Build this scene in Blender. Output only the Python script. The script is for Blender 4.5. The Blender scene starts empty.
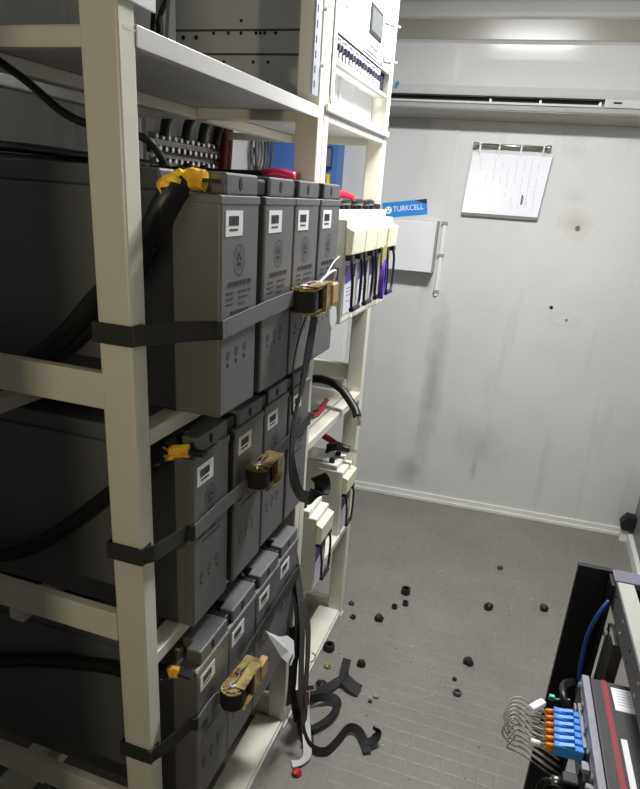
import bpy, bmesh, math, random
from mathutils import Vector, Matrix
random.seed(7)
S = bpy.context.scene
COL = S.collection
PI = math.pi

# ------------------------------------------------------------------ camera
def make_camera():
    yaw, pitch, roll = CAMR
    cy, sy = math.cos(yaw), math.sin(yaw)
    f = Vector((sy*math.cos(pitch), cy*math.cos(pitch), math.sin(pitch)))
    r = Vector((cy, -sy, 0)); d = f.cross(r)
    c, s = math.cos(roll), math.sin(roll)
    r2 = c*r + s*d; d2 = -s*r + c*d
    cam = bpy.data.cameras.new('camera'); o = bpy.data.objects.new('camera', cam); COL.objects.link(o)
    m = Matrix((r2, -d2, -f)).transposed().to_4x4(); m.translation = Vector(CAML)
    o.matrix_world = m
    cam.sensor_fit = 'VERTICAL'; cam.sensor_height = 24.0; cam.lens = 24.0*CAMF/789.0
    cam.shift_y = (431.1-394.5)/789.0; cam.clip_start = .02
    S.camera = o
CAMF = 629.8; CAMR = (-0.306, -0.361, -0.070); CAML = (0.413, -0.800, 1.477)
make_camera()

# ------------------------------------------------------------------ exposure, world, lights
S.view_settings.view_transform = 'Standard'; S.view_settings.look = 'None'
S.view_settings.gamma = 1; S.view_settings.exposure = 0.0; S.view_settings.use_curve_mapping = False
w = bpy.data.worlds.new('world'); S.world = w; w.use_nodes = True
w.node_tree.nodes['Background'].inputs[0].default_value = (1, .95, .86, 1)
w.node_tree.nodes['Background'].inputs[1].default_value = 0.07

def area(name, loc, rot, sx, sy, power, col, spread=PI):
    l = bpy.data.lights.new(name, 'AREA'); l.shape = 'RECTANGLE'; l.size = sx; l.size_y = sy
    l.energy = power; l.color = col; l.spread = spread
    o = bpy.data.objects.new(name, l); o.location = loc; o.rotation_euler = rot; COL.objects.link(o)
    return o
LAMP = (.33, .95, 2.36)          # ceiling lamp over the aisle
area('aisle_lamp_light', (LAMP[0], LAMP[1], LAMP[2]-.085), (0, 0, 0), .40, .16, 44.0, (.985, .99, 1))
# lamp outside the doorway behind the camera
area('porch_lamp_light', (.15, -1.75, 1.52), (math.radians(90), 0, 0), .03, .03, 6.4, (1, .90, .63))

# ------------------------------------------------------------------ materials
def lin(c):
    return tuple(((x/255)/12.92 if x/255 <= .04045 else ((x/255+.055)/1.055)**2.4) for x in c)
MATS = {}
def mat(name, rgb, rough=.5, metal=0, spec=.5, noise=0, nscale=8, bump=0, bscale=60, coat=0, alpha=1, emit=0, dark=None):
    if name in MATS: return MATS[name]
    m = bpy.data.materials.new(name); m.use_nodes = True; nt = m.node_tree; b = nt.nodes['Principled BSDF']
    c = (*lin(rgb), 1)
    b.inputs['Base Color'].default_value = c
    b.inputs['Roughness'].default_value = rough; b.inputs['Metallic'].default_value = metal
    b.inputs['Specular IOR Level'].default_value = spec; b.inputs['Coat Weight'].default_value = coat
    tc = nt.nodes.new('ShaderNodeTexCoord')
    if noise:
        n = nt.nodes.new('ShaderNodeTexNoise'); n.inputs['Scale'].default_value = nscale; n.inputs['Detail'].default_value = 6
        nt.links.new(tc.outputs['Object'], n.inputs['Vector'])
        mx = nt.nodes.new('ShaderNodeMix'); mx.data_type = 'RGBA'
        d = (*lin(dark), 1) if dark else tuple(x*(1-noise) for x in c[:3]) + (1,)
        cr = nt.nodes.new('ShaderNodeMapRange'); cr.inputs[1].default_value = .35; cr.inputs[2].default_value = .7
        nt.links.new(n.outputs['Fac'], cr.inputs[0]); nt.links.new(cr.outputs[0], mx.inputs[0])
        mx.inputs[6].default_value = c; mx.inputs[7].default_value = d
        nt.links.new(mx.outputs[2], b.inputs['Base Color'])
    if bump:
        n2 = nt.nodes.new('ShaderNodeTexNoise'); n2.inputs['Scale'].default_value = bscale
        nt.links.new(tc.outputs['Object'], n2.inputs['Vector'])
        bp = nt.nodes.new('ShaderNodeBump'); bp.inputs['Strength'].default_value = bump; bp.inputs['Distance'].default_value = .002
        nt.links.new(n2.outputs['Fac'], bp.inputs['Height']); nt.links.new(bp.outputs[0], b.inputs['Normal'])
    if emit:
        b.inputs['Emission Color'].default_value = (1, 1, 1, 1); b.inputs['Emission Strength'].default_value = emit
    MATS[name] = m; return m

M_RACK = mat('ivory powder coat', (222, 218, 204), .38, noise=.10, nscale=5)
M_RACKP = mat('pale grey powder coat', (200, 199, 196), .45, noise=.10, nscale=6)
M_BAT = mat('grey battery plastic', (92, 91, 91), .5, spec=1.0, noise=.12, nscale=7, bump=.1, bscale=300)
M_LID = mat('grey battery lid plastic', (92, 92, 94), .5, spec=.8, noise=.10, nscale=9)
M_BLACK = mat('black rubber', (14, 14, 15), .5)
M_HOLE = mat('dark opening', (9, 9, 10), .8)
M_PRINT = mat('dark grey print', (58, 58, 64), .6)
M_LABEL = mat('white paper label', (226, 226, 226), .55)
M_INK = mat('black ink', (60, 60, 64), .6)
M_WBAT = mat('off white battery plastic', (226, 225, 214), .38, noise=.06, nscale=8)
M_WLIP = mat('warm white lip plastic', (224, 222, 196), .38)
M_PURPLE = mat('purple print', (84, 58, 140), .5)
M_PURPLEB = mat('purple strap fabric', (104, 70, 178), .6)
M_TAG = mat('olive tag plastic', (158, 150, 96), .5)
M_WEB = mat('dark grey webbing', (44, 43, 43), .75, bump=.15, bscale=500)
M_WEBB = mat('black webbing', (19, 19, 19), .72, bump=.15, bscale=500)
M_WEBG = mat('pale worn webbing', (190, 188, 184), .7, bump=.4, bscale=500)
M_GOLD = mat('yellow zinc plate', (206, 186, 126), .3, metal=.85, noise=.55, nscale=40, dark=(92, 60, 42))
M_STEEL = mat('bright steel', (200, 200, 198), .28, metal=1)
M_BROWN = mat('brown cardboard', (176, 142, 98), .7)
M_YEL = mat('yellow tape', (252, 214, 48), .38, noise=.3, nscale=60, dark=(232, 160, 34))
M_CABLE = mat('black cable sheath', (20, 20, 21), .42)
M_REDC = mat('red cable sheath', (168, 30, 42), .45)
M_PINK = mat('magenta red boot', (206, 34, 84), .4)
M_WALL = None
M_CAB = mat('white cabinet paint', (216, 216, 214), .4)
M_CABG = mat('grey cabinet steel', (186, 187, 185), .45, noise=.08, nscale=4)
M_SCREEN = mat('grey display', (84, 86, 84), .35)
M_BLUE = mat('blue enamel', (72, 112, 180), .45, noise=.12, nscale=4)
M_NAVY = mat('navy plastic', (26, 32, 70), .4)
M_STICK = mat('sky blue sticker', (40, 132, 208), .4)
M_WHITE = mat('white print', (238, 240, 244), .5)
M_PANEL = mat('white enamel panel', (220, 221, 220), .4)
M_AC = mat('air conditioner plastic', (184, 184, 182), .13, coat=.5)
M_ACB = mat('air conditioner darker plastic', (142, 138, 130), .25)  # darker tone than the housing, for recessed band, underside and slats
M_RKB = mat('black rack steel', (13, 13, 15), .42)
M_RKG = mat('grey green rack steel', (168, 169, 160), .45)
M_RKV = mat('violet grey rack steel', (104, 102, 116), .45)
M_MOD = mat('charcoal module steel', (38, 36, 39), .5, noise=.1, nscale=10)
M_BEZ = mat('silver grey bezel', (150, 150, 160), .4, noise=.2, nscale=40)
M_STRIPE = mat('crimson stripe', (138, 22, 46), .45)
M_CON = mat('blue connector plastic', (62, 142, 226), .35)
M_ORG = mat('orange connector boot', (232, 142, 34), .4)
M_FIB = mat('grey fibre sheath', (168, 163, 158), .35)
M_TEAL = mat('teal cable tie', (96, 190, 180), .5)
M_BLUEC = mat('blue cable sheath', (40, 76, 160), .4)
M_RED = mat('red plastic cap', (180, 20, 50), .4)
M_CRUMB = mat('beige plastic crumb', (150, 142, 112), .6)
M_SHEET = mat('clear sleeve', (232, 233, 238), .16, coat=.3)
M_FLOORP = mat('base board paint', (222, 222, 216), .4, noise=.1, nscale=3)
M_DIFF = mat('lamp diffuser', (255, 255, 255), .5, emit=9)

def wall_material():
    m = bpy.data.materials.new('painted sandwich panel'); m.use_nodes = True; nt = m.node_tree; N = nt.nodes; Lk = nt.links
    b = N['Principled BSDF']; b.inputs['Roughness'].default_value = .42
    g = N.new('ShaderNodeNewGeometry'); pos = g.outputs['Position']
    n = N.new('ShaderNodeTexNoise'); n.inputs['Scale'].default_value = 2.2; n.inputs['Detail'].default_value = 8; n.inputs['Roughness'].default_value = .6
    Lk.new(pos, n.inputs['Vector'])
    mp = N.new('ShaderNodeMapping'); mp.inputs['Scale'].default_value = (9, 9, .9); Lk.new(pos, mp.inputs[0])
    n2 = N.new('ShaderNodeTexNoise'); n2.inputs['Scale'].default_value = 1.6; n2.inputs['Detail'].default_value = 7; Lk.new(mp.outputs[0], n2.inputs['Vector'])
    def mr(src, a, bb, c=0, d=1):
        r = N.new('ShaderNodeMapRange'); r.inputs[1].default_value = a; r.inputs[2].default_value = bb; r.inputs[3].default_value = c; r.inputs[4].default_value = d
        Lk.new(src, r.inputs[0]); return r.outputs[0]
    def mix(fac, a, bb):
        x = N.new('ShaderNodeMix'); x.data_type = 'RGBA'; Lk.new(fac, x.inputs[0])
        if isinstance(a, tuple): x.inputs[6].default_value = a
        else: Lk.new(a, x.inputs[6])
        x.inputs[7].default_value = bb; return x.outputs[2]
    c = mix(mr(n.outputs[0], .4, .75, 0, .5), (*lin((205, 205, 203)), 1), (*lin((184, 184, 182)), 1))
    c = mix(mr(n2.outputs[0], .58, .78, 0, .30), c, (*lin((150, 149, 146)), 1))
    # brownish water stains and dark rub marks (wear with a shape of its own)
    dn = N.new('ShaderNodeTexNoise'); dn.inputs['Scale'].default_value = 14; dn.inputs['Detail'].default_value = 5; Lk.new(pos, dn.inputs['Vector'])
    def blob(p, rad, col, amt, ring=False):
        nonlocal c
        s = N.new('ShaderNodeVectorMath'); s.operation = 'SUBTRACT'; Lk.new(pos, s.inputs[0]); s.inputs[1].default_value = p
        sc = N.new('ShaderNodeVectorMath'); sc.operation = 'DIVIDE'; Lk.new(s.outputs[0], sc.inputs[0]); sc.inputs[1].default_value = rad
        ln = N.new('ShaderNodeVectorMath'); ln.operation = 'LENGTH'; Lk.new(sc.outputs[0], ln.inputs[0])
        ad = N.new('ShaderNodeMath'); ad.operation = 'MULTIPLY_ADD'; Lk.new(dn.outputs[0], ad.inputs[0]); ad.inputs[1].default_value = 1.1
        sb = N.new('ShaderNodeMath'); sb.operation = 'SUBTRACT'; Lk.new(ln.outputs['Value'], sb.inputs[0]); sb.inputs[1].default_value = .55
        Lk.new(sb.outputs[0], ad.inputs[2])
        if ring:
            q = N.new('ShaderNodeMath'); q.operation = 'SUBTRACT'; Lk.new(ad.outputs[0], q.inputs[0]); q.inputs[1].default_value = .78
            a = N.new('ShaderNodeMath'); a.operation = 'ABSOLUTE'; Lk.new(q.outputs[0], a.inputs[0])
            f = mr(a.outputs[0], 0, .22, amt, 0)
        else:
            f = mr(ad.outputs[0], .1, 1.0, amt, 0)
        c = mix(f, c, (*lin(col), 1))
    T = (168, 156, 138)
    blob((.533, 2.26, 1.42), (.065, .2, .06), T, .42); blob((.533, 2.26, 1.42), (.075, .2, .07), T, .14, True)
    blob((.51, 2.26, 1.53), (.05, .2, .035), T, .35)
    blob((.475, 2.26, 1.715), (.05, .2, .045), T, .3); blob((.475, 2.26, 1.715), (.055, .2, .05), T, .16, True)
    blob((.575, 2.26, 1.01), (.07, .2, .035), T, .16, True)
    blob((.29, 2.25, .35), (.16, .3, .12), (128, 126, 122), .30); blob((.02, 2.25, .62), (.06, .3, .50), (116, 116, 114), .45)
    blob((.28, 2.25, .22), (.02, .3, .10), (110, 108, 104), .35); blob((-.04, 2.25, .15), (.10, .3, .10), (112, 110, 104), .4)
    Lk.new(c, b.inputs['Base Color'])
    bp = N.new('ShaderNodeBump'); bp.inputs['Strength'].default_value = .25; bp.inputs['Distance'].default_value = .01
    Lk.new(n.outputs[0], bp.inputs['Height']); Lk.new(bp.outputs[0], b.inputs['Normal'])
    return m
M_WALL = wall_material()

def tile_material(name, base, dirt):
    m = bpy.data.materials.new(name); m.use_nodes = True; nt = m.node_tree; N = nt.nodes; Lk = nt.links
    b = N['Principled BSDF']; b.inputs['Roughness'].default_value = .48
    g = N.new('ShaderNodeNewGeometry')
    n = N.new('ShaderNodeTexNoise'); n.inputs['Scale'].default_value = 3; n.inputs['Detail'].default_value = 9; n.inputs['Roughness'].default_value = .65
    Lk.new(g.outputs['Position'], n.inputs['Vector'])
    v = N.new('ShaderNodeTexNoise'); v.inputs['Scale'].default_value = 45; v.inputs['Detail'].default_value = 3
    Lk.new(g.outputs['Position'], v.inputs['Vector'])
    def mr(src, a, bb, d):
        r = N.new('ShaderNodeMapRange'); r.inputs[1].default_value = a; r.inputs[2].default_value = bb; r.inputs[4].default_value = d
        Lk.new(src, r.inputs[0]); return r.outputs[0]
    x = N.new('ShaderNodeMix'); x.data_type = 'RGBA'; Lk.new(mr(n.outputs[0], .35, .7, 1), x.inputs[0])
    x.inputs[6].default_value = (*lin(base), 1); x.inputs[7].default_value = (*lin(dirt), 1)
    y = N.new('ShaderNodeMix'); y.data_type = 'RGBA'; Lk.new(mr(v.outputs[0], .5, .75, .35), y.inputs[0]); Lk.new(x.outputs[2], y.inputs[6])
    y.inputs[7].default_value = (*lin(tuple(q*.8 for q in base)), 1)
    Lk.new(y.outputs[2], b.inputs['Base Color'])
    return m
M_TILE = tile_material('grey floor cell', (127, 123, 117), (113, 109, 103))
M_GROUT = tile_material('pale floor joint', (130, 126, 120), (116, 112, 106))

# ------------------------------------------------------------------ mesh helpers
def mobj(name, bm, m, parent=None, smooth=False, bevel=0, loc=None):
    bmesh.ops.recalc_face_normals(bm, faces=bm.faces)
    me = bpy.data.meshes.new(name); bm.to_mesh(me); bm.free()
    if smooth:
        for p in me.polygons: p.use_smooth = True
    me.materials.append(m)
    o = bpy.data.objects.new(name, me); COL.objects.link(o)
    if parent: o.parent = parent
    if loc is not None: o.location = loc
    if bevel:
        bv = o.modifiers.new('bevel', 'BEVEL'); bv.width = bevel; bv.segments = 2; bv.limit_method = 'ANGLE'
    return o
def box(bm, x0, x1, y0, y1, z0, z1):
    v = [bm.verts.new(p) for p in ((x0,y0,z0),(x1,y0,z0),(x1,y1,z0),(x0,y1,z0),(x0,y0,z1),(x1,y0,z1),(x1,y1,z1),(x0,y1,z1))]
    for f in ((0,3,2,1),(4,5,6,7),(0,1,5,4),(1,2,6,5),(2,3,7,6),(3,0,4,7)): bm.faces.new([v[i] for i in f])
    return v
def B(*bs):
    bm = bmesh.new()
    for b in bs: box(bm, *b)
    return bm
def prism(bm, poly, axis, a, b):
    """extrude a 2D polygon (list of (u,v)) along axis 'x','y','z' between a and b"""
    def P(u, v, t):
        return {'x': (t, u, v), 'y': (u, t, v), 'z': (u, v, t)}[axis]
    A = [bm.verts.new(P(u, v, a)) for u, v in poly]; C = [bm.verts.new(P(u, v, b)) for u, v in poly]
    bm.faces.new(A); bm.faces.new(C[::-1])
    n = len(poly)
    for i in range(n): bm.faces.new((A[i], A[(i+1) % n], C[(i+1) % n], C[i]))
def PR(poly, axis, a, b):
    bm = bmesh.new(); prism(bm, poly, axis, a, b); return bm
def cyl(bm, p, q, r, n=12, r2=None):
    p = Vector(p); q = Vector(q); d = (q-p).normalized()
    up = Vector((0, 0, 1)) if abs(d.z) < .9 else Vector((1, 0, 0))
    u = d.cross(up).normalized(); v = d.cross(u); r2 = r if r2 is None else r2
    A = [bm.verts.new(p + r*(math.cos(2*PI*i/n)*u + math.sin(2*PI*i/n)*v)) for i in range(n)]
    C = [bm.verts.new(q + r2*(math.cos(2*PI*i/n)*u + math.sin(2*PI*i/n)*v)) for i in range(n)]
    bm.faces.new(A[::-1]); bm.faces.new(C)
    for i in range(n): bm.faces.new((A[i], A[(i+1) % n], C[(i+1) % n], C[i]))
def CY(*cs):
    bm = bmesh.new()
    for c in cs: cyl(bm, *c)
    return bm
def smoothpath(pts, sub=6):
    P = [Vector(p) for p in pts]
    if len(P) < 3: return P
    P = [P[0]*2-P[1]] + P + [P[-1]*2-P[-2]]
    out = []
    for i in range(1, len(P)-2):
        a, b, c, d = P[i-1:i+3]
        for k in range(sub):
            t = k/sub
            out.append(.5*((2*b) + (c-a)*t + (2*a-5*b+4*c-d)*t*t + (3*b-a-3*c+d)*t**3))
    out.append(P[-2]); return out
def tube(bm, pts, r, n=8, sub=6, rs=None):
    P = smoothpath(pts, sub); rings = []; u = None
    for i, p in enumerate(P):
        d = (P[min(i+1, len(P)-1)] - P[max(i-1, 0)]).normalized()
        if u is None:
            u = d.cross(Vector((0, 0, 1)) if abs(d.z) < .9 else Vector((1, 0, 0))).normalized()
        else:
            u = (u - d*u.dot(d)).normalized()
        v = d.cross(u)
        rr = r if rs is None else rs[0] + (rs[1]-rs[0])*i/(len(P)-1)
        rings.append([bm.verts.new(p + rr*(math.cos(2*PI*k/n)*u + math.sin(2*PI*k/n)*v)) for k in range(n)])
    for a, b in zip(rings, rings[1:]):
        for k in range(n): bm.faces.new((a[k], a[(k+1) % n], b[(k+1) % n], b[k]))
    bm.faces.new(rings[0][::-1]); bm.faces.new(rings[-1])
def T(*args, **kw):
    bm = bmesh.new(); tube(bm, *args, **kw); return bm
def ribbon(bm, pts, wds, width, th=.0022, sub=6):
    """flat strap along pts; wds = width direction at every point (list) or a single one"""
    P = smoothpath(pts, sub)
    W = wds if isinstance(wds, list) else [wds]*len(pts)
    Wp = smoothpath(W, sub) if len(pts) > 2 else [Vector(x) for x in W]
    rings = []
    for i, p in enumerate(P):
        d = (P[min(i+1, len(P)-1)] - P[max(i-1, 0)]).normalized()
        ww = Wp[min(i, len(Wp)-1)]; ww = (ww - d*ww.dot(d)).normalized(); nn = d.cross(ww).normalized()
        rings.append([bm.verts.new(p + ww*(sx*width/2) + nn*(sy*th/2)) for sx, sy in ((-1,-1),(1,-1),(1,1),(-1,1))])
    for a, b in zip(rings, rings[1:]):
        for k in range(4): bm.faces.new((a[k], a[(k+1) % 4], b[(k+1) % 4], b[k]))
    bm.faces.new(rings[0][::-1]); bm.faces.new(rings[-1])
def RB(*a, **k):
    bm = bmesh.new(); ribbon(bm, *a, **k); return bm
def empty(name, loc=(0, 0, 0), rz=0, label=None, cat=None, group=None):
    o = bpy.data.objects.new(name, None); o.empty_display_size = .05; COL.objects.link(o)
    o.location = loc; o.rotation_euler = (0, 0, rz)
    tag(o, label, cat, group); return o
def tag(o, label=None, cat=None, group=None, kind=None):
    if label: o['label'] = label
    if cat: o['category'] = cat
    if group: o['group'] = group
    if kind: o['kind'] = kind
    return o
def copy_tree(o, parent=None):
    c = o.copy(); COL.objects.link(c)
    if parent is not None: c.parent = parent
    for ch in list(KIDS.get(o.name, [])): copy_tree(ch, c)
    return c
KIDS = {}
def index_kids(root):
    KIDS.clear()
    for o in bpy.data.objects:
        if o.parent: KIDS.setdefault(o.parent.name, []).append(o)

# ------------------------------------------------------------------ room shell
def yw(x): return 2.229 + .06*x          # far wall line
def struct(name, bm, m, parent=None, **k):
    o = mobj(name, bm, m, parent, **k)
    if parent is None: o['kind'] = 'structure'
    return o
XL, XR, YN, ZC = -.86, 1.062, -1.22, 2.37
struct('wall_far', PR([(XL-.1, yw(XL-.1)), (XR+.2, yw(XR+.2)), (XR+.2, yw(XR+.2)+.08), (XL-.1, yw(XL-.1)+.08)], 'z', 0, ZC), M_WALL)
struct('wall_left', B((XL-.08, XL, -2.6, 2.3, 0, ZC)), M_WALL)
M_WALLG = mat('dimmed wall panel', (128, 128, 126), .5, noise=.1, nscale=3)  # walls out of view, greyed on purpose to bounce less light
struct('wall_right', PR([(XR, -2.6), (XR+.08, -2.6), (XR+.08, 2.4), (XR, 2.4)], 'z', 0, ZC), M_WALLG)
# wall behind the camera with the open doorway the camera stands in
struct('wall_near', B((XL, .03, YN-.06, YN, 0, ZC), (.93, XR, YN-.06, YN, 0, ZC), (.03, .93, YN-.06, YN, 2.15, ZC)), M_WALLG)
struct('ceiling', B((XL-.1, XR+.1, -2.6, 2.42, ZC, ZC+.06)), M_PANEL)
fl = struct('floor', B((XL-.1, XR+.1, -2.6, 2.42, -.05, 0)), M_GROUT)
# small embossed square cells of the floor covering
TP = .0485; cell = None; cells = []
x = -.86 + .5*TP
ang = 0
cand = []
for i in range(int((XR-XL)/TP)):
    for j in range(-22, 47):
        cx = XL + (i+.5)*TP; cyy = j*TP + .01
        if cyy > yw(cx) - TP*.5: continue
        cand.append((cx, cyy))
def seen(c):
    return -.06 < c[0] < .56 + .16*max(0, c[1]-.3) and .38 < c[1]
vis = sorted([c for c in cand if seen(c)], key=lambda c: (c[1], c[0]))
near = set(vis[:300])
def cellbm(bm, cx, cyy, top, h=TP/2-.0028, e=.0022):
    v0 = [bm.verts.new((cx+sx*h, cyy+sy*h, .0001)) for sx, sy in ((-1,-1),(1,-1),(1,1),(-1,1))]
    v1 = [bm.verts.new((cx+sx*(h-e), cyy+sy*(h-e), top)) for sx, sy in ((-1,-1),(1,-1),(1,1),(-1,1))]
    bm.faces.new(v1)
    for k in range(4): bm.faces.new((v0[k], v0[(k+1) % 4], v1[(k+1) % 4], v1[k]))
bm = bmesh.new(); cellbm(bm, 0, 0, .0007)
t0 = mobj('tile', bm, M_TILE, fl)
first = True
for c in sorted(near):
    o = t0 if first else t0.copy()
    if not first: COL.objects.link(o); o.parent = fl
    first = False; o.location = (c[0], c[1], random.uniform(-.0001, .0001))
bm = bmesh.new()
for c in cand:
    if c not in near: cellbm(bm, c[0], c[1], .0005)
tf = mobj('tile_field', bm, M_TILE, fl); tf['kind'] = 'stuff'
# skirting strips
def along(x0, x1, off0, off1, z0, z1):
    return PR([(x0, yw(x0)-off1), (x1, yw(x1)-off1), (x1, yw(x1)-off0), (x0, yw(x0)-off0)], 'z', z0, z1)
struct('baseboard_far', along(XL, XR, 0, .012, .0, .042), M_FLOORP, bevel=.002)
struct('trim_1', along(XL, XR, .012, .020, .0, .018), M_FLOORP, bevel=.002)
struct('baseboard_right', B((XR-.022, XR, -1.1, 2.27, 0, .05)), M_FLOORP, bevel=.003)
# vertical panel joint of the far wall
struct('trim_2', along(-.022, -.012, 0, .004, .3, 1.80), M_WALL)
# small screws and a hole plug on the far wall
def wallpt(x, z, r, m, name, label, th=.004):
    o = mobj(name, CY(((x, yw(x)+.001, z), (x, yw(x)-th, z), r, 12)), m)
    return tag(o, label, 'screw')
wallpt(.501, 1.061, .0075, M_HOLE, 'hole_plug', 'black round plug in the bare white wall, left of the oblong rust stain')
wallpt(.545, 1.408, .010, mat('rusty steel', (120, 104, 84), .6), 'bolt_head', 'rusty bolt head in the middle of the large brown wall stain', .006)
wallpt(.575, 1.012, .006, mat('rusty steel', (120, 104, 84), .6), 'bolt_head', 'small rusty bolt head in the lowest oblong wall stain')

# ------------------------------------------------------------------ ceiling lamp
lamp = empty('ceiling_lamp', (LAMP[0], LAMP[1], ZC), 0, 'white ceiling lamp with two long tubes above the aisle', 'lamp')
mobj('housing', B((-.26, .26, -.11, .11, -.05, 0)), M_PANEL, lamp, bevel=.006)
for s in (-1, 1):
    mobj('tube', CY(((-.24, s*.05, -.065), (.24, s*.05, -.065), .013, 12)), M_DIFF, lamp, smooth=True)
for s in (-1, 1):
    mobj('end_cap', B((s*.25-.008, s*.25+.008, -.08, .08, -.083, -.04)), M_PANEL, lamp)

# ------------------------------------------------------------------ air conditioner on the far wall
RZ = math.atan(.06)
ac = empty('air_conditioner', (.16, yw(.16), 1.81), RZ, 'long white split air conditioner mounted high on the far wall', 'air conditioner')
AX0, AX1 = -.56, .62
body = [(0, 0), (-.05, -.002), (-.165, .022), (-.178, .040), (-.150, .045), (-.150, .068), (-.184, .068), (-.194, .10),
        (-.202, .19), (-.203, .243), (-.186, .258), (-.176, .262), (-.176, .330), (-.184, .338), (-.184, .352), (-.178, .385), (-.150, .425), (-.10, .445), (0, .445)]
mobj('housing', PR(body, 'x', AX0, AX1), M_AC, ac, bevel=.002)
mobj('front_panel', PR([(-.186, .072), (-.196, .10), (-.2045, .19), (-.2055, .242), (-.190, .256), (-.185, .25), (-.185, .08)], 'x', AX0+.004, AX1-.02), M_AC, ac, bevel=.002)
mobj('recess_band', B((AX0+.004, AX1-.02, -.1785, -.17, .262, .330)), M_ACB, ac, bevel=.001)
mobj('underside', PR([(0, -.003), (-.05, -.005), (-.160, .018), (-.160, .023), (0, .004)], 'x', AX0+.002, AX1-.002), M_ACB, ac)
mobj('outlet_cavity', B((AX0+.03, .372, -.152, -.149, .046, .067)), M_HOLE, ac)
mobj('outlet_cover', B((.374, AX1-.004, -.184, -.150, .040, .070)), M_AC, ac, bevel=.002)
mobj('indicator', B((.405, .435, -.186, -.183, .054, .060)), M_HOLE, ac)
mobj('flap', PR([(-.183, .040), (-.181, .048), (-.150, .052), (-.150, .047)], 'x', AX0+.03, .366), M_AC, ac)
for q in (-.05, .14, .36):
    mobj('flap_bracket', B((q-.004, q+.004, -.182, -.152, .046, .058)), M_PANEL, ac)
for k in range(22):
    q = AX0+.06+k*.05
    mobj('grille_slat', B((q, q+.012, -.090, -.02, .443, .449)), M_ACB, ac)
lg = mobj('emblem', CY(((-.425, -.196, .100), (-.425, -.1985, .100), .008, 16)), M_BLUE, ac)
mobj('emblem_bar', B((-.436, -.424, -.1995, -.198, .086, .092)), M_STICK, lg)

# ------------------------------------------------------------------ document sleeve hanging from a rail
doc = empty('document_holder', (.07, yw(.07), 1.43), RZ, 'white printed sheet in clear sleeve hanging from a metal rail on far wall', 'document')
X0, X1 = -.005, .318
bm = bmesh.new(); prism(bm, [(-.022, -.004), (.304, -.004), (.322, .248), (-.010, .250)], 'y', -.016, -.006)
mobj('shadow_board', bm, mat('shadow grey board', (120, 120, 118), .6), doc)  # grey board showing below the sheet stands in for its shadow
bm = bmesh.new(); prism(bm, [(-.022, .008), (.302, .008), (.320, .251), (-.010, .253)], 'y', -.020, -.016)
mobj('sheet', bm, M_SHEET, doc)
bm = bmesh.new()
random.seed(3)
for k in range(9):
    xx = .03 + k*.03; z0 = .03 + random.random()*.05; zz = z0
    while zz < .225:
        h = random.uniform(.008, .03)
        if random.random() < .75: box(bm, xx+.002*(zz*20 % 1), xx+.002*(zz*20 % 1)+.0022, -.0212, -.0198, zz, min(zz+h, .235))
        zz += h+.005
mobj('print', bm, mat('pale print ink', (190, 190, 198), .5), doc)['kind'] = 'stuff'
mobj('print', B((.222, .228, -.0213, -.0198, .055, .095), (.230, .232, -.0213, -.0198, .060, .088)), M_INK, doc)
rail = mobj('hanging_rail', CY(((.0, -.022, .284), (.300, -.022, .284), .0065, 12)), M_STEEL, doc, smooth=True)
for q in (.0, .300): mobj('rail_end', CY(((q-.009, -.022, .284), (q+.009, -.022, .284), .010, 12), ((q, .0, .284), (q, -.022, .284), .005, 8)), M_STEEL, doc, smooth=True)
for q in (.02, .10, .19, .28): mobj('clip', B((q-.003, q+.003, -.028, -.014, .250, .292)), M_STEEL, doc)

# ------------------------------------------------------------------ wall box, sticker and trunking
wb = empty('wall_box', (-.17, yw(-.17), 1.17), RZ, 'flat white metal box on far wall below the blue sticker', 'electrical box')
mobj('cover', B((-.24, .125, -.085, 0, 0, .218)), M_PANEL, wb, bevel=.003)
mobj('cover_edge', B((.122, .128, -.088, 0, -.002, .222)), mat('grey edge', (150, 150, 148), .5), wb)
tr = empty('cable_trunking', (-.020, yw(-.02), 1.06), RZ, 'narrow white cable trunking running down the wall beside the white box', 'trunking')
mobj('channel', B((-.008, .010, -.012, 0, 0, .33)), M_PANEL, tr, bevel=.002)
for z in (.32, .18, .015): mobj('clip', B((-.012, .014, -.016, 0, z, z+.012)), mat('grey edge', (150, 150, 148), .5), tr)
st = empty('sticker', (-.205, yw(-.205)-.001, 1.435), RZ, 'sky blue sticker with white lettering above the white wall box', 'sticker')
M3 = Matrix.Rotation(-math.radians(9.0), 4, 'Y')
def rot_bm(bm, m):
    bmesh.ops.transform(bm, matrix=m, verts=bm.verts); return bm
mobj('backing', rot_bm(B((-.105, .098, -.002, 0, -.032, .033)), M3), M_STICK, st)
mobj('edge_curl', rot_bm(PR([(.045, .033), (.098, .033), (.098, .012), (.072, .022)], 'y', -.0035, -.0021), M3), M_NAVY, st)
fc = bpy.data.curves.new('lettering', 'FONT'); fc.body = 'TURKCELL'; fc.size = .034; fc.extrude = .0004; fc.align_x = 'LEFT'; fc.align_y = 'CENTER'
fo = bpy.data.objects.new('lettering', fc); COL.objects.link(fo); fo.parent = st; fc.materials.append(M_WHITE)
fo.rotation_euler = (PI/2, -math.radians(9.0), 0); fo.location = (-.057, -.003, -.008)
fo.scale = (.86, 1, 1)
fm = bpy.data.meshes.new_from_object(fo); fmo = bpy.data.objects.new('lettering', fm); COL.objects.link(fmo); fmo.parent = st
fmo.rotation_euler = fo.rotation_euler; fmo.location = fo.location; fmo.scale = fo.scale; bpy.data.objects.remove(fo)
bm = CY(((-.078, -.0022, -.012), (-.078, -.0032, -.012), .016, 20)); em = mobj('emblem', bm, M_WHITE, st)
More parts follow.
